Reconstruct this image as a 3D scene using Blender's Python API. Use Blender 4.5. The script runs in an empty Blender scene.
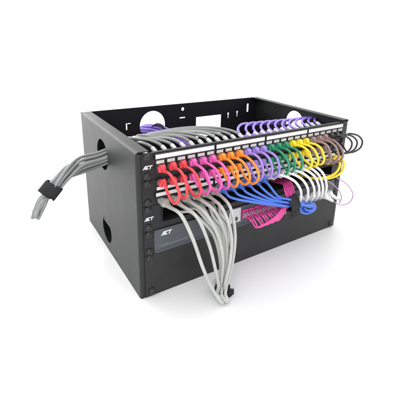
import bpy, bmesh, math, random
from mathutils import Vector, Matrix
from mathutils.geometry import tessellate_polygon
random.seed(7)
S = bpy.context.scene
COL = S.collection
PI = math.pi

# ------------------------------------------------------------------ camera
CAM = Vector((-0.18787, -0.49543, 0.43983))
YAW, PIT, ROL, FPX, PX, PY = 0.593267, -0.302188, 0.031346, 364.441, 216.647, 146.01
_f = Vector((math.sin(YAW)*math.cos(PIT), math.cos(YAW)*math.cos(PIT), math.sin(PIT)))
_r = Vector((math.cos(YAW), -math.sin(YAW), 0)); _u = _r.cross(_f)
_r, _u = math.cos(ROL)*_r + math.sin(ROL)*_u, -math.sin(ROL)*_r + math.cos(ROL)*_u
cd = bpy.data.cameras.new('camera'); cam = bpy.data.objects.new('camera', cd); COL.objects.link(cam)
cam.matrix_world = Matrix(((_r.x, _u.x, -_f.x, CAM.x), (_r.y, _u.y, -_f.y, CAM.y), (_r.z, _u.z, -_f.z, CAM.z), (0, 0, 0, 1)))
cd.sensor_width = 36; cd.lens = 36*FPX/400
cd.shift_x = (200-PX)/400; cd.shift_y = (PY-200)/400
cd.clip_start = 0.01; cd.clip_end = 200
cd.dof.use_dof = True; cd.dof.focus_distance = 0.58; cd.dof.aperture_fstop = 14
S.camera = cam

def proj(p):
    d = Vector(p)-CAM; z = d.dot(_f)
    return PX+FPX*d.dot(_r)/z, PY-FPX*d.dot(_u)/z
def ray(px, py, y):
    """measured photo position -> world point on the vertical plane at depth y"""
    d = _f + _r*(px-PX)/FPX - _u*(py-PY)/FPX
    return CAM + d*(y-CAM.y)/d.y

# ------------------------------------------------------------------ materials
def mat(name, col, rough=.5, spec=.5, var=0, bump=0, bscale=400, metal=0, trans=0, vscale=30, coat=0):
    m = bpy.data.materials.new(name); m.use_nodes = True
    N = m.node_tree.nodes; L = m.node_tree.links; b = N['Principled BSDF']
    b.inputs['Base Color'].default_value = (*col, 1)
    b.inputs['Roughness'].default_value = rough
    b.inputs['Specular IOR Level'].default_value = spec
    b.inputs['Metallic'].default_value = metal
    b.inputs['Transmission Weight'].default_value = trans
    b.inputs['Coat Weight'].default_value = coat
    tc = N.new('ShaderNodeTexCoord')
    if var:
        n = N.new('ShaderNodeTexNoise'); n.inputs['Scale'].default_value = vscale; n.inputs['Detail'].default_value = 5
        r = N.new('ShaderNodeValToRGB')
        r.color_ramp.elements[0].position = .3; r.color_ramp.elements[1].position = .7
        r.color_ramp.elements[0].color = (*[c*(1-var) for c in col], 1)
        r.color_ramp.elements[1].color = (*[min(1, c*(1+var)) for c in col], 1)
        L.new(tc.outputs['Object'], n.inputs['Vector']); L.new(n.outputs['Fac'], r.inputs['Fac'])
        L.new(r.outputs['Color'], b.inputs['Base Color'])
        mr = N.new('ShaderNodeMapRange'); mr.inputs['To Min'].default_value = rough*.88; mr.inputs['To Max'].default_value = min(1, rough*1.12)
        L.new(n.outputs['Fac'], mr.inputs['Value']); L.new(mr.outputs['Result'], b.inputs['Roughness'])
    if bump:
        n2 = N.new('ShaderNodeTexNoise'); n2.inputs['Scale'].default_value = bscale; n2.inputs['Detail'].default_value = 3
        bp = N.new('ShaderNodeBump'); bp.inputs['Strength'].default_value = bump; bp.inputs['Distance'].default_value = .0004
        L.new(tc.outputs['Object'], n2.inputs['Vector']); L.new(n2.outputs['Fac'], bp.inputs['Height'])
        L.new(bp.outputs['Normal'], b.inputs['Normal'])
    return m
M = dict(
    rack=mat('powder_coated_steel', (.0115, .0125, .013), .45, .5, .25, .35, 1500),
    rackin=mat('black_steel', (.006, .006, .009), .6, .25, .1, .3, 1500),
    panel=mat('black_panel_steel', (.010, .011, .0125), .44, .45, .12, .3, 1500),
    blank=mat('blank_panel_steel', (.016, .016, .0175), .49, .45, .22, .35, 1300),
    plastic=mat('black_plastic', (.012, .012, .013), .4, .5, .1),
    screw=mat('black_screw_metal', (.014, .014, .015), .33, .6, .1),
    bluegrey=mat('blue_grey_paint', (.072, .081, .095), .45, .5, .06, .25, 1300),
    label=mat('white_label_card', (.84, .84, .84), .45, .4, .02),
    tile=mat('pale_port_tile', (.66, .65, .65), .4, .4, .08, vscale=200),
    keyst=mat('dark_grey_jack_plastic', (.035, .037, .04), .4, .5, .1),
    clear=mat('clear_plug_plastic', (.78, .8, .82), .15, .6, 0, trans=.6),
    gold=mat('gold_contacts', (.8, .5, .15), .3, .5, metal=1),
    velcro=mat('black_hook_and_loop', (.03, .03, .033), .85, .2, .3, .9, 900),
    logo=mat('white_print', (.82, .82, .82), .5, .3),
    caption=mat('grey_print', (.3, .32, .36), .5, .3),
    brush=mat('black_bristle', (.006, .006, .006), .8, .2, .3, .8, 700),
    silver=mat('pale_metal_tag', (.6, .6, .61), .35, .5, .05),
)
def pvc(n, c): return mat(n, c, .36, .5, .07, vscale=45, bump=.15, bscale=420, coat=.3)
C = dict(red=pvc('red_pvc', (.72, .045, .06)), magenta=pvc('magenta_pvc', (.76, .10, .42)), orange=pvc('orange_pvc', (.93, .27, .02)),
         violet=pvc('violet_pvc', (.33, .22, .66)), green=pvc('green_pvc', (.01, .24, .115)), yellow=pvc('yellow_pvc', (.93, .72, .02)),
         mauve=pvc('brown_mauve_pvc', (.30, .19, .18)), black=pvc('black_pvc', (.02, .02, .024)), blue=pvc('blue_pvc', (.055, .17, .68)),
         white=pvc('white_pvc', (.82, .82, .82)), grey=pvc('light_grey_pvc', (.47, .48, .455)), dgrey=pvc('mid_grey_pvc', (.25, .255, .255)),
         mgrey=pvc('grey_pvc', (.34, .35, .345)), greyboot=pvc('grey_boot_rubber', (.33, .33, .29)), fibre=pvc('fibre_magenta_pvc', (.74, .06, .33)), purple=pvc('purple_pvc', (.30, .20, .72)),
         lilac=pvc('lilac_pvc', (.42, .27, .45)), pinkgrey=pvc('pink_pvc', (.86, .25, .5)))

# ------------------------------------------------------------------ helpers
def link(name, bm, m, parent=None, smooth=False, mats=None):
    me = bpy.data.meshes.new(name); bmesh.ops.recalc_face_normals(bm, faces=bm.faces); bm.to_mesh(me); bm.free()
    for x in (mats or [m]): me.materials.append(x)
    o = bpy.data.objects.new(name, me); COL.objects.link(o)
    if smooth:
        for p in me.polygons: p.use_smooth = True
    if parent: o.parent = parent; o.matrix_parent_inverse = Matrix.Translation(-parent.location)
    return o
def bevel(o, w=.0004, seg=2):
    b = o.modifiers.new('bevel', 'BEVEL'); b.width = w; b.segments = seg; b.limit_method = 'ANGLE'; b.angle_limit = .7
    return o
def tag(o, label=None, cat=None, group=None, kind=None):
    if label: o['label'] = label
    if cat: o['category'] = cat
    if group: o['group'] = group
    if kind: o['kind'] = kind
    return o
def thing(name, loc, label, cat, group=None):
    o = bpy.data.objects.new(name, None); o.empty_display_size = .01; o.location = loc; COL.objects.link(o)
    return tag(o, label, cat, group)
def box(bm, x0, x1, y0, y1, z0, z1):
    v = [bm.verts.new(p) for p in ((x0,y0,z0),(x1,y0,z0),(x1,y1,z0),(x0,y1,z0),(x0,y0,z1),(x1,y0,z1),(x1,y1,z1),(x0,y1,z1))]
    for f in ((0,1,2,3),(4,5,6,7),(0,1,5,4),(1,2,6,5),(2,3,7,6),(3,0,4,7)): bm.faces.new([v[i] for i in f])
def prism(bm, poly, fn):
    """poly = 2D outline, fn(u, v, k) -> 3D point, k = 0 / 1 for the two ends"""
    a = [bm.verts.new(fn(u, v, 0)) for u, v in poly]; b = [bm.verts.new(fn(u, v, 1)) for u, v in poly]
    n = len(poly)
    for i in range(n): bm.faces.new((a[i], a[(i+1) % n], b[(i+1) % n], b[i]))
    for L_, s in ((a, 0), (b, 1)):
        for t in tessellate_polygon([[Vector((u, v, 0)) for u, v in poly]]): bm.faces.new([L_[i] for i in t])
def plate(bm, outer, holes, fn):
    """sheet with holes"""
    loops = [outer]+holes; flat = [p for l in loops for p in l]
    A = [bm.verts.new(fn(u, v, 0)) for u, v in flat]; B = [bm.verts.new(fn(u, v, 1)) for u, v in flat]
    for t in tessellate_polygon([[Vector((u, v, 0)) for u, v in l] for l in loops]):
        try: bm.faces.new([A[i] for i in t]); bm.faces.new([B[i] for i in t])
        except ValueError: pass
    k = 0
    for l in loops:
        n = len(l)
        for i in range(n): bm.faces.new((A[k+i], A[k+(i+1) % n], B[k+(i+1) % n], B[k+i]))
        k += n
def circ(cx, cy, rx, ry=None, n=48): return [(cx+rx*math.cos(2*PI*i/n), cy+(ry or rx)*math.sin(2*PI*i/n)) for i in range(n)]
def rect(x0, x1, y0, y1): return [(x0, y0), (x1, y0), (x1, y1), (x0, y1)]
def slot(cx, cy, w, h, n=8):
    r = w/2; p = []
    for i in range(n+1): a = PI*i/n; p.append((cx+r*math.cos(a), cy+h/2-r+r*math.sin(a)))
    for i in range(n+1): a = PI+PI*i/n; p.append((cx+r*math.cos(a), cy-h/2+r+r*math.sin(a)))
    return p
def keyhole(cx, cy, R, r, h):
    """round hole with a narrow slot below it"""
    a0 = math.asin(r/R); n = 14
    p = [(cx+R*math.sin(a0+(2*PI-2*a0)*i/n), cy-R*math.cos(a0+(2*PI-2*a0)*i/n)) for i in range(n+1)]
    return p+[(cx-r, cy-h), (cx+r, cy-h)]

def spline(pts, step=.003):
    P = [Vector(p) for p in pts]
    P = [P[0]*2-P[1]] + P + [P[-1]*2-P[-2]]
    out = []
    for i in range(1, len(P)-2):
        p0, p1, p2, p3 = P[i-1:i+3]
        t = [0]
        for a, b in ((p0, p1), (p1, p2), (p2, p3)): t.append(t[-1]+max(1e-5, (b-a).length)**.5)
        n = max(2, int((p2-p1).length/step))
        for k in range(n):
            s = t[1]+(t[2]-t[1])*k/n
            A1 = p0*((t[1]-s)/(t[1]-t[0]))+p1*((s-t[0])/(t[1]-t[0]))
            A2 = p1*((t[2]-s)/(t[2]-t[1]))+p2*((s-t[1])/(t[2]-t[1]))
            A3 = p2*((t[3]-s)/(t[3]-t[2]))+p3*((s-t[2])/(t[3]-t[2]))
            B1 = A1*((t[2]-s)/(t[2]-t[0]))+A2*((s-t[0])/(t[2]-t[0]))
            B2 = A2*((t[3]-s)/(t[3]-t[1]))+A3*((s-t[1])/(t[3]-t[1]))
            out.append(B1*((t[2]-s)/(t[2]-t[1]))+B2*((s-t[1])/(t[2]-t[1])))
    out.append(P[-2])
    return out
def tube(bm, pts, r, n=10, step=.003):
    pts = spline(pts, step); prev = None; rings = []
    T = [(pts[min(i+1, len(pts)-1)]-pts[max(i-1, 0)]).normalized() for i in range(len(pts))]
    nrm = T[0].orthogonal().normalized()
    for i, p in enumerate(pts):
        nrm = (nrm-T[i]*nrm.dot(T[i])).normalized(); b = T[i].cross(nrm)
        rings.append([bm.verts.new(p+(nrm*math.cos(2*PI*k/n)+b*math.sin(2*PI*k/n))*r) for k in range(n)])
    for a, b in zip(rings, rings[1:]):
        for k in range(n): bm.faces.new((a[k], a[(k+1) % n], b[(k+1) % n], b[k]))
    bm.faces.new(rings[0]); bm.faces.new(rings[-1])
def loft(bm, rings, frame):
    """rings: (d, halfw, halfh, roundness) along d; frame(d,u,v)->point"""
    R = []
    for d, w, h, q in rings:
        ring = []
        for k in range(16):
            a = 2*PI*(k+.5)/16; c, s = math.cos(a), math.sin(a)
            e = q
            ring.append(bm.verts.new(frame(d, w*math.copysign(abs(c)**e, c), h*math.copysign(abs(s)**e, s))))
        R.append(ring)
    for a, b in zip(R, R[1:]):
        for k in range(16): bm.faces.new((a[k], a[(k+1) % 16], b[(k+1) % 16], b[k]))
    bm.faces.new(R[0]); bm.faces.new(R[-1])

def plug(parent, pos, dirv, bootmat, latch_up=True, bootlen=.016, plug_out=.006, w=.0058, h=.0042):
    """RJ45 plug: clear body going into the socket, boot with a latch hood"""
    d = Vector(dirv).normalized(); x = Vector((1, 0, 0)); x = (x-d*x.dot(d)).normalized(); up = d.cross(x)
    if up.z < 0: up = -up
    if not latch_up: up = -up
    pos = Vector(pos)
    fr = lambda a, u, v: pos + d*a + x*u + up*v
    bm = bmesh.new()
    loft(bm, [(-.010, w, h, .35), (plug_out, w, h, .35)], fr)
    prism(bm, [(-.006, h+.0001), (plug_out, h+.0022), (plug_out+.004, h+.0032), (plug_out+.004, h+.0022), (plug_out, h+.001), (-.006, h-.0006)], lambda u, v, k: fr(u, -.003+.006*k, v))
    link('plug', bm, M['clear'], parent)
    bm = bmesh.new(); q = plug_out
    loft(bm, [(q-.001, w+.0009, h+.001, .4), (q+.004, w+.0009, h+.001, .4), (q+bootlen*.45, w*.8, h*.95, .6), (q+bootlen*.8, .0035, .0035, .95), (q+bootlen, .0031, .0031, 1)], fr)
    for sgn in (-1, 1):
        prism(bm, [(q-.001, h), (q-.001, h+.0036), (q+.004, h+.0044), (q+.009, h+.001), (q+.009, h-.002)], lambda u, v, k: fr(u, sgn*(.0026+.0016*k), v))
    prism(bm, [(q+.0035, h+.0002), (q+.0035, h+.0040), (q+.0055, h+.0040), (q+.0095, h-.0006)], lambda u, v, k: fr(u, -.0036+.0072*k, v))
    bevel(link('boot', bm, bootmat, parent, smooth=False), .0004, 2)
    return pos+d*(q+bootlen-.002)

def screw(parent, x, z, y):
    bm = bmesh.new()
    prof = [(0, .0005), (.0062, .0005), (.0066, -.0006), (.0060, -.0022), (.0050, -.0024), (.0048, -.0016), (.0044, -.0034), (.0034, -.0048), (.0022, -.0053), (.0020, -.0036), (0, -.0036)]
    R = []
    for r, dy in prof:
        R.append([bm.verts.new((x+r*math.cos(2*PI*k/24), y+dy, z+r*math.sin(2*PI*k/24))) for k in range(24)] if r else None)
    for a, b in zip(R, R[1:]):
        if a and b:
            for k in range(24): bm.faces.new((a[k], a[(k+1) % 24], b[(k+1) % 24], b[k]))
        elif b: bm.faces.new(b)
        elif a: bm.faces.new(a)
    for a in (random.random()*PI, ):
        for k in (0, 1):
            c, s = math.cos(a+k*PI/2), math.sin(a+k*PI/2)
    o = link('screw', bm, M['screw'], parent, smooth=True)
    return o
def logo(parent, x, z, y, h):
    """white slanted three letter mark: ACT"""
    bm = bmesh.new(); sh = .32
    def put(poly, ox):
        prism(bm, poly, lambda u, v, k: (x+(ox+u+v*sh)*h, y-.00025*k-.00005, z+v*h))
    put([(-.12, 0), (.12, 0), (.42, .66), (.48, .66), (.48, 0), (.72, 0), (.72, 1), (.28, 1)], 0)
    put([(.28, .2), (.5, .2), (.5, .38), (.36, .38)], 0)
    put([(.10, 0), (.75, 0), (.75, .25), (.34, .25), (.34, .75), (.8, .75), (.8, 1), (.1, 1)], .72)
    put([(0, .76), (0, 1), (.95, 1), (.95, .76), (.6, .76), (.6, 0), (.34, 0), (.34, .76)], 1.5)
    return link('logo', bm, M['logo'], parent)

# ------------------------------------------------------------------ setting
bm = bmesh.new()
R_ = 60
bmesh.ops.create_circle(bm, cap_ends=True, radius=R_, segments=96)
floor_m = mat('white_studio_surface', (.89, .89, .895), .35, .3, .004, vscale=3)
tag(link('floor', bm, floor_m), kind='structure')

# ------------------------------------------------------------------ rack housing
W, D, H = .4988, .3188, .2645
rack = thing('wall_mount_rack', (W/2, D/2, 0), 'black open-topped steel rack housing with round cable holes in its sides and back', 'rack')
t = .0015
def arc(cx, cy, r, a0, a1, n=6): return [(cx+r*math.cos(math.radians(a0+(a1-a0)*i/n)), cy+r*math.sin(math.radians(a0+(a1-a0)*i/n))) for i in range(n+1)]
def side_panel(mirror):
    fx = (lambda x: W-x) if mirror else (lambda x: x)
    bm = bmesh.new(); r = .004
    if mirror: holes = [circ(.162, .221, .031)]
    else: holes = [circ(.174, .210, .033, .030), circ(.176, .046, .028, .027)]
    plate(bm, rect(r, D-t-.0003, 0, H-r), holes, lambda u, v, k: (fx(t*k), u, v))
    # top flange folded inward, round bend
    prof = arc(r, H-r, r, 180, 90)+[(.021, H), (.021, H-t), (r, H-t)]+[(t, H-r)]
    prism(bm, prof, lambda u, v, k: (fx(u), k*(D-t-.0003), v))
    # front flange, round bend
    prof = [(0, r)]+arc(r, r, r, 180, 270)+[(.0245, 0), (.0245, t), (r, t), (t, r)]
    prism(bm, prof[1:], lambda u, v, k: (fx(u), v, k*(H-r)))
    prism(bm, [(t+.0002, 0.0003), (.030, 0.0003), (.030, t), (t+.0002, t)], lambda u, v, k: (fx(u), .03+k*(D-t-.0313), v))
    return link('side_panel', bm, M['rack'], rack)
def smooth_by_angle(o):
    for p in o.data.polygons: p.use_smooth = True
    m = o.modifiers.new('edges', 'EDGE_SPLIT'); m.split_angle = math.radians(30)
smooth_by_angle(side_panel(False)); smooth_by_angle(side_panel(True))
bm = bmesh.new()
holes = [circ(.168, .216, .0335, .036), rect(.292, .372, .168, .224),
         slot(.252, .2495, .008, .009), rect(.243, .259, .2255, .2285),
         keyhole(.396, .224, .0030, .0013, .013), keyhole(.427, .226, .0030, .0013, .013), slot(.464, .235, .0065, .025),
         rect(.100, .103, .212, .228), rect(.104, .112, .226, .228)]
plate(bm, rect(.0, W, 0, H-.0005), holes, lambda u, v, k: (u, D-t*k, v))
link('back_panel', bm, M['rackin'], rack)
# inner liner colour of back only; small bracket bolts on the back
for x in (.06, .21, .33, .45):
    bm = bmesh.new(); bmesh.ops.create_cone(bm, cap_ends=True, segments=16, radius1=.004, radius2=.003, depth=.003, matrix=Matrix.Translation((x, D-t-.0016, .035)) @ Matrix.Rotation(PI/2, 4, 'X'))
    link('rivet', bm, M['screw'], rack, smooth=False)

# ------------------------------------------------------------------ panels
U = .04445; TOP = .2610
EX0, EX1 = .0085, W-.0085
FY = -.0022
def uz(k): return TOP-k*U
def ear_outline(z0, z1, holes=()): return rect(EX0, EX1, z0, z1)
def make_panel(name, k, n, label, holes=[], m=None, z0=None):
    z1 = uz(k)-.0004; z0 = (uz(k+n)+.0004) if z0 is None else z0
    bm = bmesh.new()
    plate(bm, rect(EX0, EX1, z0, z1), holes, lambda u, v, q: (u, FY+q*.0018, v))
    p = bevel(link(name, bm, m or M['panel'], rack), .0004, 2)
    p['label'] = label
    zs = [z1-.006, z0+.006] if n == 1 else [z1-.006, z0+.009]
    for x in (.0172, W-.0172):
        for z in zs: screw(p, x+(.003 if (n == 2 and z < .05 and x < .1) else 0), z, FY)
    return p
gx = [.0388+.1122*g+.0186*i for g in range(4) for i in range(6)]

# -- upper patch panel
ZP = .2345
pp1 = make_panel('patch_panel', 0, 1, 'black patch panel at the very top with long white label strips above its ports',
                 holes=[rect(x-.0074, x+.0074, ZP-.0078, ZP+.0064) for x in gx])
def socket(parent, x, z, w=.0074, h0=.0078, h1=.0064, tilez=None, tile_h=.0056, tw=.0066):
    bm = bmesh.new()
    # open-front box set behind the plate and a thin raised bezel
    plate(bm, rect(x-w+.0001, x+w-.0001, z-h0+.0001, z+h1-.0001), [rect(x-.0062, x+.0062, z-.0056, z+.0048)], lambda u, v, k: (u, FY-.0014+.012*k, v))
    box(bm, x-w+.0001, x+w-.0001, .0098, .034, z-h0+.0001, z+h1-.0001)
    o = bevel(link('port', bm, M['keyst'], parent), .0003, 1)
    if tilez:
        bm = bmesh.new(); box(bm, x-tw, x+tw, FY-.0020, FY-.0002, tilez, tilez+tile_h)
        bevel(link('port_label', bm, M['label'] if tilez < .23 else M['tile'], parent), .0003, 1)
    return o
def strips(parent, z0, z1, out=.0030):
    for g in range(4):
        a = .030+.1122*g; b = a+.1085
        bm = bmesh.new(); plate(bm, rect(a-.0012, b+.0012, z0-.0014, z1+.0014), [rect(a, b, z0, z1)], lambda u, v, k: (u, FY-out-.0008+.0030*k, v))
        fr = bevel(link('label_holder', bm, M['plastic'], parent), .0003, 1)
        bm = bmesh.new(); box(bm, a+.0001, b-.0001, FY-out+.0004, FY-.0003, z0+.0001, z1-.0001)
        link('label_strip', bm, M['label'], parent)
for x in gx: socket(pp1, x, ZP, tilez=.2417)
strips(pp1, .2502, .2578)
bm = bmesh.new(); box(bm, .026, W-.026, FY+.0020, .0045, .2595, .2606)
link('folded_edge', bm, M['panel'], pp1)
bm = bmesh.new()
box(bm, .03, W-.03, .058, .066, .232, .236)          # rear cable support bar
for x in (.031, W-.033): box(bm, x, x+.002, -.0002, .066, .228, .2359)
link('support_bar', bm, M['panel'], pp1)

# -- second patch panel with two rows
ZQ, ZR = .2096, .1783
pp2 = make_panel('patch_panel', 1, 1, 'black double-row patch panel beneath the topmost panel',
                 holes=[rect(x-.0074, x+.0074, ZQ-.0062, ZQ+.0060) for x in gx]+[rect(x-.0074, x+.0074, ZR-.0050, ZR+.0058) for x in gx])
for x in gx:
    socket(pp2, x, ZQ, h0=.0062, h1=.0060, tilez=.1974, tile_h=.0052)
    socket(pp2, x, ZR, h0=.0050, h1=.0058)
strips(pp2, .1862, .1930, .0020)

# -- brush / cable pass-through panel
bp = make_panel('cable_entry_panel', 2, 1, 'black panel with one long open cable slot, third from the top', holes=[rect(.0405, .4585, .1385, .1645)])
bm = bmesh.new()
plate(bm, rect(.0400, .4590, .138, .165), [rect(.0415, .4575, .1395, .1635)], lambda u, v, k: (u, FY-.0018+.030*k, v))
bevel(link('slot_frame', bm, M['plastic'], bp), .0004, 2)
bm = bmesh.new()
x = .042
while x < .457:
    for z0, z1 in ((.1396, .1513), (.1520, .1634)):
        box(bm, x, x+.0009, .0235+random.uniform(-.0008, .0008), .0248, z0, z1)
    x += .00125
link('brush', bm, M['brush'], bp)

# -- blue-grey fibre panel
FH = [rect(.2065+.0150*i, .2185+.0150*i, .1015, .1165) for i in range(6)]+[rect(x-.0074, x+.0074, .0985, .1125) for x in [.3200+.0172*i for i in range(8)]]
fp = make_panel('fibre_panel', 3, 1, 'panel with blue-grey front holding the magenta fibre connectors', holes=FH)
zs0, zs1 = uz(4)+.0004, uz(3)-.0004
bm = bmesh.new(); box(bm, .0257, W-.0257, FY-.0024, FY-.0002, zs0+.0006, zs0+.0042)
box(bm, .0257, W-.0257, FY-.0024, FY-.0002, zs1-.0030, zs1-.0006)
bevel(link('edge_fold', bm, M['bluegrey'], fp), .0005, 2)
bm = bmesh.new(); plate(bm, rect(.0257, W-.0257, zs0+.0043, zs1-.0031), FH, lambda u, v, k: (u, FY-.0012+.0011*k, v))
link('front_cover', bm, M['bluegrey'], fp)
bm = bmesh.new()
plate(bm, [(.1765, .1005), (.181, .0955), (.2035, .0955), (.2035, .1245), (.181, .1245), (.1765, .119)],
      [circ(.1925, .1025, .0050, n=20)], lambda u, v, k: (u, FY-.0026+.0013*k, v))
bevel(link('mounting_tab', bm, M['silver'], fp), .0004, 2)
FX = [.2125+.0150*i for i in range(6)]
for x in FX:
    bm = bmesh.new()
    plate(bm, rect(x-.0064, x+.0064, .1005, .1175), [rect(x-.0052, x-.0006, .104, .1145), rect(x+.0006, x+.0052, .104, .1145)], lambda u, v, k: (u, FY-.0045+.016*k, v))
    bevel(link('fibre_adapter', bm, C['fibre'], fp), .0003, 1)
FJ = [.3200+.0172*i for i in range(8)]
for x in FJ: socket(fp, x, .1055, h0=.0070, h1=.0070)
# small print line under the logo
bm = bmesh.new(); x = .034
while x < .088:
    w = random.uniform(.0006, .0016); hh = random.choice((.0009, .0012, .0009))
    box(bm, x, x+w, FY-.0015, FY-.00125, .0945, .0945+hh); x += w+random.choice((.0004, .0004, .001))
link('small_print', bm, M['caption'], fp)
bm = bmesh.new(); x = .125
while x < .150:
    w = random.uniform(.0006, .0014); box(bm, x, x+w, FY-.0015, FY-.00125, .1045, .1055); x += w+.0005
link('small_print', bm, M['caption'], fp)

# -- blank bottom panel
bl = make_panel('blank_panel', 4, 2, 'plain black blank panel closing the lower front of the rack', m=M['blank'], z0=.0015)
for z in (.0762,):
    pass

logo(pp1, .0103, .2352, FY, .0058)
logo(bp, .0103, .1468, FY, .0058)
logo(fp, .0385, .1135, FY-.0012, .0072)

# ------------------------------------------------------------------ front patch cords
ORD = ['leftmost', 'middle', 'rightmost']
seq = ['red', 'magenta', 'orange', 'violet', 'green', 'yellow', 'mauve', 'black']
word = dict(red='red', magenta='pink-magenta', orange='orange', violet='violet', green='green', yellow='yellow', mauve='brownish mauve', black='black')
for i, x in enumerate(gx):
    c = seq[i//3]; mt = C[c]
    j = random.uniform
    o = thing('patch_cord', (x, FY, ZP), '%s of the three short %s cords looping between the upper port rows' % (ORD[i % 3], word[c]), 'cable', 'short coloured patch cords')
    e1 = plug(o, (x, FY-.0014, ZP-.0006), (j(-.10, .10), -1, j(.04, .14)), mt, True, bootlen=.013, plug_out=.004, w=.0053, h=.0040)
    e2 = plug(o, (x, FY-.0014, ZQ-.0006), (j(-.10, .10), -1, j(.0, .14)), mt, True, bootlen=.011, plug_out=.004, w=.0053, h=.0038)
    dx = j(-.0035, .0035); out = .0605+j(-.004, .004); bot = .1955+j(-.003, .003); up = j(-.0015, .0015)
    if c == 'black':
        k = i % 3; sx = -5.2*(2-k); sy = .9*(2-k)
        B = lambda px, py, y: ray(px+sx, py+sy, y)
        pts = [e1+Vector((0, .010, .001)), e1, B(350, 133.6, -.045), B(358, 135.6, -.055), B(362.3, 141, -.060), B(360.5, 147.5, -.058), B(354, 151.8, -.050), B(347.5, 152.3, -.036), e2, e2+Vector((0, .008, .001))]
    else:
        pts = [e1+Vector((0, .010, .0006)), e1, (x+dx*.4, -.035, .2355+up), (x+dx*.8, -.048, .2310+up), (x+dx, -out*.95, .2215+up), (x+dx*1.4, -out, .2100), (x+dx*1.3, -out*.93, .2005), (x+dx, -out*.78, bot), (x+dx*.6, -.034, bot+.0035), e2+Vector((0, -.004, -.0035)), e2, e2+Vector((0, .008, .001))]
    bm = bmesh.new(); tube(bm, pts, .0023 if c != 'black' else .0019, 12, .0025)
    link('cable', bm, mt, o, smooth=True)

pos6 = ['leftmost', 'second from the left', 'third from the left', 'third from the right', 'second from the right', 'rightmost']
# ------------------------------------------------------------------ grey cords hanging to the floor
start = [gx[i] for i in range(6)]
midpx = [[(181, 215), (192.4, 238), (202.6, 267), (210, 284)],
         [(196, 216), (208.5, 243), (215.5, 270), (218.5, 286)],
         [(205, 213), (218, 236), (223, 260), (221, 284)],
         [(214.5, 211), (226, 236), (226.5, 264), (223, 284)],
         [(222.5, 209), (231, 234), (230, 262), (225, 284)],
         [(230, 207), (235, 234), (232.5, 262), (227, 284)]]
bx = [.052, .070, .088, .108, .126, .145]
for i in range(6):
    x = start[i]
    o = thing('network_cable', (x, FY, ZR), '%s of the six light grey cables hanging down to the floor' % pos6[i], 'cable', 'light grey cables hanging to the floor')
    e = plug(o, (x, FY-.0014, ZR), (.16, -1, -.10), C['greyboot'], True, bootlen=.019, plug_out=.009, w=.0055, h=.0038)
    d = Vector((.16, -1, -.10)).normalized()
    ys = [-.062, -.074, -.078, -.074]
    a = [ray(px, py, y+.003*((i*5) % 4-1.5)) for (px, py), y in zip(midpx[i], ys)]
    n1 = ray(216+1.9*i, 295, -.074+.004*((i*7) % 5-2)); 
    lowx = .108+.0036*((i*3) % 6)
    S0 = Vector((.078+.012*i, .004, .1440+.0022*(i % 4)))
    up = ray(220+1.1*i, 275-.5*i, -.054-.0012*(i % 3))
    back = [Vector((lowx, -.088-.003*(i % 2), .0075+.001*(i % 3))), Vector((lowx+.004, -.066, .0050)), Vector((lowx+.010, -.047, .016)), up,
            ray(219.5+1.5*i, 256-i, -.044-.0015*i), ray(213+3*i, 234-2*i, -.034-.002*i), ray(203+3.4*i, 222-1.8*i, -.024-.001*i), S0+Vector((.012, -.010, .002)), S0, S0+Vector((-.006, .018, .002)), S0+Vector((-.008, .05, .002))]
    bm = bmesh.new(); tube(bm, [e-d*.008, e]+[]+a+[n1]+back, .0028, 12, .004)
    link('cable', bm, C['grey'], o, smooth=True)

def strap(name, center, axis, r, w, label, tail=None, squash=1.0, turns=1.6, side=None):
    """hook and loop strap wound round a bundle, slightly spiral, with a free end"""
    ax = Vector(axis).normalized(); u = ax.orthogonal().normalized(); v = ax.cross(u)
    ph = 0
    if side:
        sd = Vector(side); ph = math.atan2(sd.dot(v), sd.dot(u))-2*PI*int(40*turns)/40
    bm = bmesh.new(); n = int(40*turns); R1 = []
    for k in range(n+1):
        a = 2*PI*k/40+ph; rr = r+.0012*k/40+.0006*math.sin(3*a); sh = .0015*math.sin(a*1.3)
        c = Vector(center)+(u*math.cos(a)+v*math.sin(a)*squash)*rr
        nn = (u*math.cos(a)+v*math.sin(a))
        R1.append([bm.verts.new(c+ax*(s*w/2+sh)+nn*q) for s, q in ((-1, 0), (1, 0), (1, .0012), (-1, .0012))])
    if tail:
        last = Vector(center)+(u*math.cos(a)+v*math.sin(a)*squash)*rr
        for k in range(1, 7):
            f = k/6; c = last+Vector(tail)*f+nn*.003*math.sin(f*3)
            R1.append([bm.verts.new(c+ax*(s*w/2*(1+.25*math.sin(f*5)))+nn*q) for s, q in ((-1, 0), (1, 0), (1, .0012), (-1, .0012))])
    for A, B in zip(R1, R1[1:]):
        for k in range(4): bm.faces.new((A[k], A[(k+1) % 4], B[(k+1) % 4], B[k]))
    bm.faces.new(R1[0]); bm.faces.new(R1[-1])
    o = link(name, bm, M['velcro'], None, smooth=False)
    bevel(o, .0003, 1)
    return tag(o, label, 'cable tie', 'black fabric cable ties')
tc = ray(222.3, 289.5, -.060)
strap('cable_tie', tc, (.12, .25, 1), .0125, .013, 'black fabric tie around the light grey cables at floor level', tail=(.013, -.006, .002), squash=.9)

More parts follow.
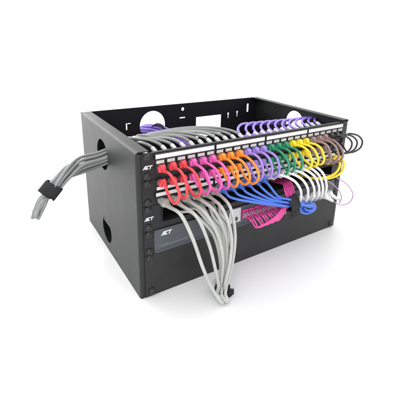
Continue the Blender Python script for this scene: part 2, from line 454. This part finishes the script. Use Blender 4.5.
# ------------------------------------------------------------------ blue cords
T3 = ray(291, 203, -.042)
for i in range(6):
    x = gx[6+i]
    o = thing('network_cable', (x, FY, ZR), '%s of the six blue cords fanning down to the black tie' % pos6[i], 'cable', 'blue cords gathered in a tie')
    e = plug(o, (x, FY-.0014, ZR), (.12, -1, -.25), C['blue'], True, bootlen=.015)
    d = Vector((.12, -1, -.25)).normalized()
    off = Vector((0, .0042*(-1)**i, -.0070+.0028*i))
    ax = Vector((.95, 0, -.18)); lf = Vector((-.013, -.001, .0022+.0008*i))
    m0 = e+d*.008+Vector((.001, 0, -.003)); m1 = e.lerp(T3, .46)+Vector((-.002, -.007, -.0075))
    q = T3+ax*.020+off; k = i*1.1
    cyc = [(306, 204), (313, 204.8), (314.5, 209.2), (308.5, 212.8), (301.5, 211.2), (300, 207), (306, 205.2)]
    g = (1.05, .62, .9, .5, 1.0, .75)[i]; gxo, gyo = (0, 2.0, -.8, 2.4, .8, -.4)[i], (0, -.6, .9, .6, -.9, .2)[i]
    loop = [q]+[ray(307+(px-307)*g+gxo, 208.5+(py-208.5)*g+gyo, -.036+.0016*n-.0032*((i*5) % 6-2.5)*.7) for n, (px, py) in enumerate(cyc)]
    bm = bmesh.new(); tube(bm, [e-d*.006, e, m0, m1, T3+lf+off, T3+off]+loop, .0024, 12, .003)
    link('cable', bm, C['blue'], o, smooth=True)

# ------------------------------------------------------------------ fibre cords
for i in range(6):
    x = FX[i]
    o = thing('fibre_cord', (x, FY, .109), '%s of the six thin magenta fibre cords in the blue-grey panel' % pos6[i], 'cable', 'magenta fibre cords')
    off = Vector((0, .005*math.cos(i*1.05+.6), .006*math.sin(i*1.05+.6)))
    ax = Vector((.95, 0, .05))
    for s in (-1, 1):
        cx = x+s*.0029
        bm = bmesh.new()
        box(bm, cx-.0021, cx+.0021, FY-.013, FY+.008, .1045, .1105)
        prism(bm, [(FY-.013, .1100), (FY-.0055, .1135), (FY-.0048, .1128), (FY-.011, .1098)], lambda u, v, k: (cx-.0012+.0024*k, u, v))
        bevel(link('plug', bm, C['pinkgrey'] if s > 0 else M['clear'], o), .0004, 1)
        bm = bmesh.new()
        pts = [Vector((cx, FY-.012, .1075)), Vector((cx, FY-.018, .1072)), Vector((cx+.001, FY-.026, .1050))]
        tube(bm, pts, .0022, 10, .002); link('boot', bm, C['fibre'], o, smooth=True)
        e = pts[-1]
        fo = Vector((0, .0055*math.cos(i*1.2+s*.5), .006*math.sin(i*1.2+s*.5)))
        low = Vector((cx+.009, -.033-.0012*i, .0905-.0008*s+.0010*i)); k2 = i+(.25 if s > 0 else -.25)
        f2 = low.lerp(T3, .5)+Vector((0, .001, -.0075+.0008*i))
        path = [pts[1], e, Vector((cx+.0035, -.0315, .1000)), low, f2] if i < 4 else [pts[1], e, Vector((cx+.003, -.0335, .1010-.001*s))]
        path += [T3+Vector((-.012, .002, -.006))+fo*.6, T3+fo*.7+Vector((.002, .002, -.001))]
        if s > 0:
            path += [ray(286.6+1.35*i, 196.5, -.041+.0012*(i % 3)), ray(284.6+1.75*i, 190-.5*i, -.036+.0012*(i % 2)), ray(283.2+1.5*i, 184.5-.5*i, -.022), Vector((.297+.0062*i, .004, .153)), Vector((.294+.006*i, .03, .152))]
        bm = bmesh.new(); tube(bm, path, .0015, 10, .003); link('cable', bm, C['fibre'], o, smooth=True)
strap('cable_tie', T3, (1, -.1, .25), .0125, .021, 'black fabric tie gripping the blue and magenta cords', tail=(-.010, -.002, -.014), turns=1.7, side=(-.1, -.7, -.7))

# ------------------------------------------------------------------ white cords
for i in range(6):
    x = gx[12+i]
    o = thing('network_cable', (x, FY, ZR), '%s of the six white cords curving down to the blue-grey panel' % pos6[i], 'cable', 'white cords')
    e = plug(o, (x, FY-.0014, ZR), (.12, -1, -.05), C['white'], True, bootlen=.014)
    xe = FJ[i]; d = Vector((.12, -1, -.05)).normalized(); 
    e2 = plug(o, (xe, FY-.0014, .1055), (.75, -1, -.12), C['white'], True, bootlen=.014); d2 = Vector((.75, -1, -.12)).normalized()
    A = [(281, 175), (289, 173), (297, 171), (304, 169.5), (309.5, 168), (315, 166.5)][i]
    Bq = [(300.5, 190), (307.5, 188), (313.7, 187), (318.5, 185), (322.3, 184), (326, 182)][i]
    mid = ((A[0]*.32+Bq[0]*.68), A[1]*.60+Bq[1]*.40)
    pts = [e-d*.006, e, ray(*A, -.050), ray(*mid, -.062), ray(*Bq, -.066), ray(Bq[0]+.3, Bq[1]+7.5, -.060), ray(Bq[0]-1.2, Bq[1]+12, -.047), e2+d2*.006, e2, e2-d2*.006]
    bm = bmesh.new(); tube(bm, pts, .0025, 12, .003); link('cable', bm, C['white'], o, smooth=True)

# ------------------------------------------------------------------ yellow and lilac cords at the right end
for i, (x, nm) in enumerate(((gx[21], 'inner'), (gx[22], 'outer'))):
    o = thing('network_cable', (x, FY, ZR), '%s of the two yellow cords looping sideways below the mauve ones' % nm, 'cable', 'yellow cords at the right end')
    e = plug(o, (x, FY-.0014, ZR), (.2, -1, 0), C['yellow'], True, bootlen=.012); d = Vector((.2, -1, 0)).normalized()
    Y = lambda px, py, y: ray(px-(1-i)*4.2, py-(1-i)*.8, y)
    pts = [e-d*.006, e, Y(339.5, 156.5, -.034), Y(343.3, 161, -.040), Y(343.6, 167.5, -.042), Y(340, 173.5, -.040), Y(333, 177.3, -.034), Y(323, 179, -.024), Y(315, 178.6, -.010), (.385, .012, .146), (.38, .03, .147)]
    bm = bmesh.new(); tube(bm, pts, .0026, 12, .003); link('cable', bm, C['yellow'], o, smooth=True)
for i, (nm, q) in enumerate((('wider', 1.0), ('tighter', .62))):
    p0 = Vector((.405+.006*i, .03, .150-.004*i))
    o = thing('fibre_cord', p0, 'thin lilac cord, the %s of the two loops bulging past the right corner' % nm, 'cable', 'thin lilac cords')
    xp = FJ[6+i]; dl = Vector((.35, -1, -.35)).normalized(); el = plug(o, (xp, FY-.0014, .1055), dl, C['white'], True, bootlen=.026, plug_out=.010)
    if i == 0: L = [(330, 175.2, -.026), (341, 180, -.040), (350, 188, -.046), (353, 196, -.046), (349.5, 202.5, -.044), (342, 205, -.040)]
    else: L = [(325, 179.5, -.024), (333, 184.5, -.036), (339.5, 191.5, -.042), (341.5, 198, -.042), (339.5, 203, -.038)]
    pts = [p0, (.408+.004*i, .004, .150-.004*i)]+[ray(*q) for q in L]+[el+dl*.007, el, el-dl*.006]
    bm = bmesh.new(); tube(bm, pts, .0011, 8, .003); link('cable', bm, C['lilac'], o, smooth=True)

# ------------------------------------------------------------------ grey cables behind, out through the side hole
names_c = ['leftmost red', 'middle red', 'rightmost red', 'leftmost pink', 'middle pink', 'rightmost pink', 'leftmost orange', 'middle orange', 'rightmost orange', 'leftmost violet', 'middle violet', 'rightmost violet',
           'leftmost green', 'middle green', 'rightmost green', 'leftmost yellow', 'middle yellow', 'rightmost yellow', 'leftmost mauve', 'middle mauve', 'rightmost mauve', 'leftmost black', 'middle black', 'rightmost black']
tl = ray(50.3, 189.8, .150)
for i in range(12):
    x = gx[i]
    o = thing('network_cable', (x, .034, ZP), 'grey cable from behind the %s cord, leaving through the left side hole' % names_c[i], 'cable', 'grey cables leaving by the left side hole')
    bm = bmesh.new()
    box(bm, x-.0055, x+.0055, .0345, .048, ZP-.004, ZP+.0065); bevel(link('plug', bm, M['tile'], o), .0006, 2)
    bm = bmesh.new(); tube(bm, [(x, .047, ZP+.002), (x-.002, .055, .2440), (x-.0036, .0605, .2468)], .0038, 12, .003); link('boot', bm, M['tile'], o, smooth=True)
    a = i*2.399; rr = .0040*math.sqrt(i+.5); hx = Vector((0, rr*math.cos(a)*1.15, rr*math.sin(a)))
    ly = .150+.0018*(i % 4); k = i/11
    t1 = max(.05, x-.035-.03*k)
    pts = [(x, .047, ZP+.002), (x-.004, .063, .2478), (x-.012-.008*k, .082+.018*k, .2500+.001*(i % 3)), (t1*.985, .106+.030*k, .2480+.0012*(i % 4)),
           (t1*.62+.01, .138+.020*k, .243+.0012*(i % 3)), (.050+.02*k, .158+.006*k, .232+.0015*(i % 4))]
    if i < 2: pts = pts[:3]+[(x-.012, .120, .240), (.030, .150, .228)]
    h0 = Vector((0, .170, .203))
    tw = a+.9
    pts += [h0+Vector((.012, 0, .004))+hx, h0+hx+Vector((-.010, 0, -.002)), Vector((-.042, .166, .1970))+hx*1.12,
            tl+Vector((.030, .005, .0225))+Vector((0, rr*math.cos(tw), rr*math.sin(tw)))*1.0, tl+Vector((rr*.5*math.cos(tw+.4)*-.6, rr*math.cos(tw+.4), rr*math.sin(tw+.4)*.85)),
            tl+Vector((-.013, -.006, -.013))+Vector((rr*.6*math.cos(tw+.5), rr*math.sin(tw+.5), 0))*.8,
            tl+Vector((-.028-.0015*(i % 3), -.012, -.034-.003*(i % 4)))+Vector((rr*.5*math.cos(tw+.6), rr*math.sin(tw+.6), 0))*.6]
    bm = bmesh.new(); tube(bm, pts, .0029, 12, .004); link('cable', bm, C['dgrey'] if i % 4 else C['mgrey'], o, smooth=True)
strap('cable_tie', tl, (.70, .12, .70), .0128, .022, 'black fabric tie on the grey bundle hanging in the air left of the rack', tail=(.001, -.002, -.003), turns=1.95)

# ------------------------------------------------------------------ purple cables behind, out through the back hole
for i in range(12):
    x = gx[12+i]
    o = thing('network_cable', (x, .034, ZP), 'purple cable curling back inside the rack from behind the %s cord' % names_c[12+i], 'cable', 'purple cables inside the rack')
    bm = bmesh.new()
    box(bm, x-.0055, x+.0055, .0345, .048, ZP-.004, ZP+.0065); bevel(link('plug', bm, M['tile'], o), .0006, 2)
    bm = bmesh.new(); tube(bm, [(x, .047, ZP+.002), (x-.002, .055, .2440), (x-.0036, .0605, .2468)], .0038, 12, .003); link('boot', bm, M['tile'], o, smooth=True)
    a = i*2.399; rr = .0040*math.sqrt(i+.5); hx = Vector((rr*math.cos(a), 0, rr*math.sin(a)))
    s = min(1, (.474-x)/.05)
    b1 = min(x+.046, .463+.0006*i)
    px0, py0 = proj((x, .055, .245)); px0 -= 7.5-.62*i; py0 += 1.2-.1*i; h = 12-.46*i
    pts = [(x, .046, ZP+.001), (x-.004, .054, .2430), ray(px0+.6, py0+.6, .062), ray(px0-3.6, py0-h*.30, .074), ray(px0-4.2, py0-h*.66, .087), ray(px0-1, py0-h*.95, .098), ray(px0+5, py0-h*1.04, .108), (b1, .126+.0012*i, .2440-.0008*i)]
    if x < .40: pts.append((x*.35+.65*.462, .134+.001*i, .236))
    pts += [(.474-.001*i, .158+.003*(i % 4), .212-.002*i), (.455-.002*i, .205, .150-.002*i), (.38, .255+.003*(i % 4), .120+.003*(i % 3)), (.26, .278, .150+.003*(i % 4)),
            Vector((.190, .292, .198))+hx, Vector((.166, D, .203))+hx, Vector((.150, .350, .196))+hx, Vector((.138, .385, .165))+hx, Vector((.13, .40, .12))+hx]
    bm = bmesh.new(); tube(bm, pts, .0027, 12, .004); link('cable', bm, C['purple'], o, smooth=True)
strap('cable_tie', (.178, .306, .200), (.75, .6, .1), .0190, .012, 'black fabric tie on the purple bundle at the round back hole', turns=1.4)

# ------------------------------------------------------------------ light
w = bpy.data.worlds.new('World'); S.world = w; w.use_nodes = True
bg = w.node_tree.nodes['Background']; bg.inputs[0].default_value = (1, 1, 1, 1); bg.inputs[1].default_value = 1.36
def area(name, loc, target, size, power, col=(1, 1, 1)):
    l = bpy.data.lights.new(name, 'AREA'); l.size = size; l.energy = power; l.color = col
    o = bpy.data.objects.new(name, l); COL.objects.link(o); o.location = loc
    o.rotation_euler = (Vector(target)-Vector(loc)).to_track_quat('-Z', 'Y').to_euler()
    return o
area('softbox', (-.8, -1.3, 1.7), (.25, .1, .1), .9, 10)
area('softbox', (-.5, 2.7, 1.1), (.2, .1, .15), 2.4, 60)
S.view_settings.view_transform = 'Standard'; S.view_settings.look = 'None'; S.view_settings.exposure = 0
S.render.engine = 'CYCLES'
S.cycles.max_bounces = 10
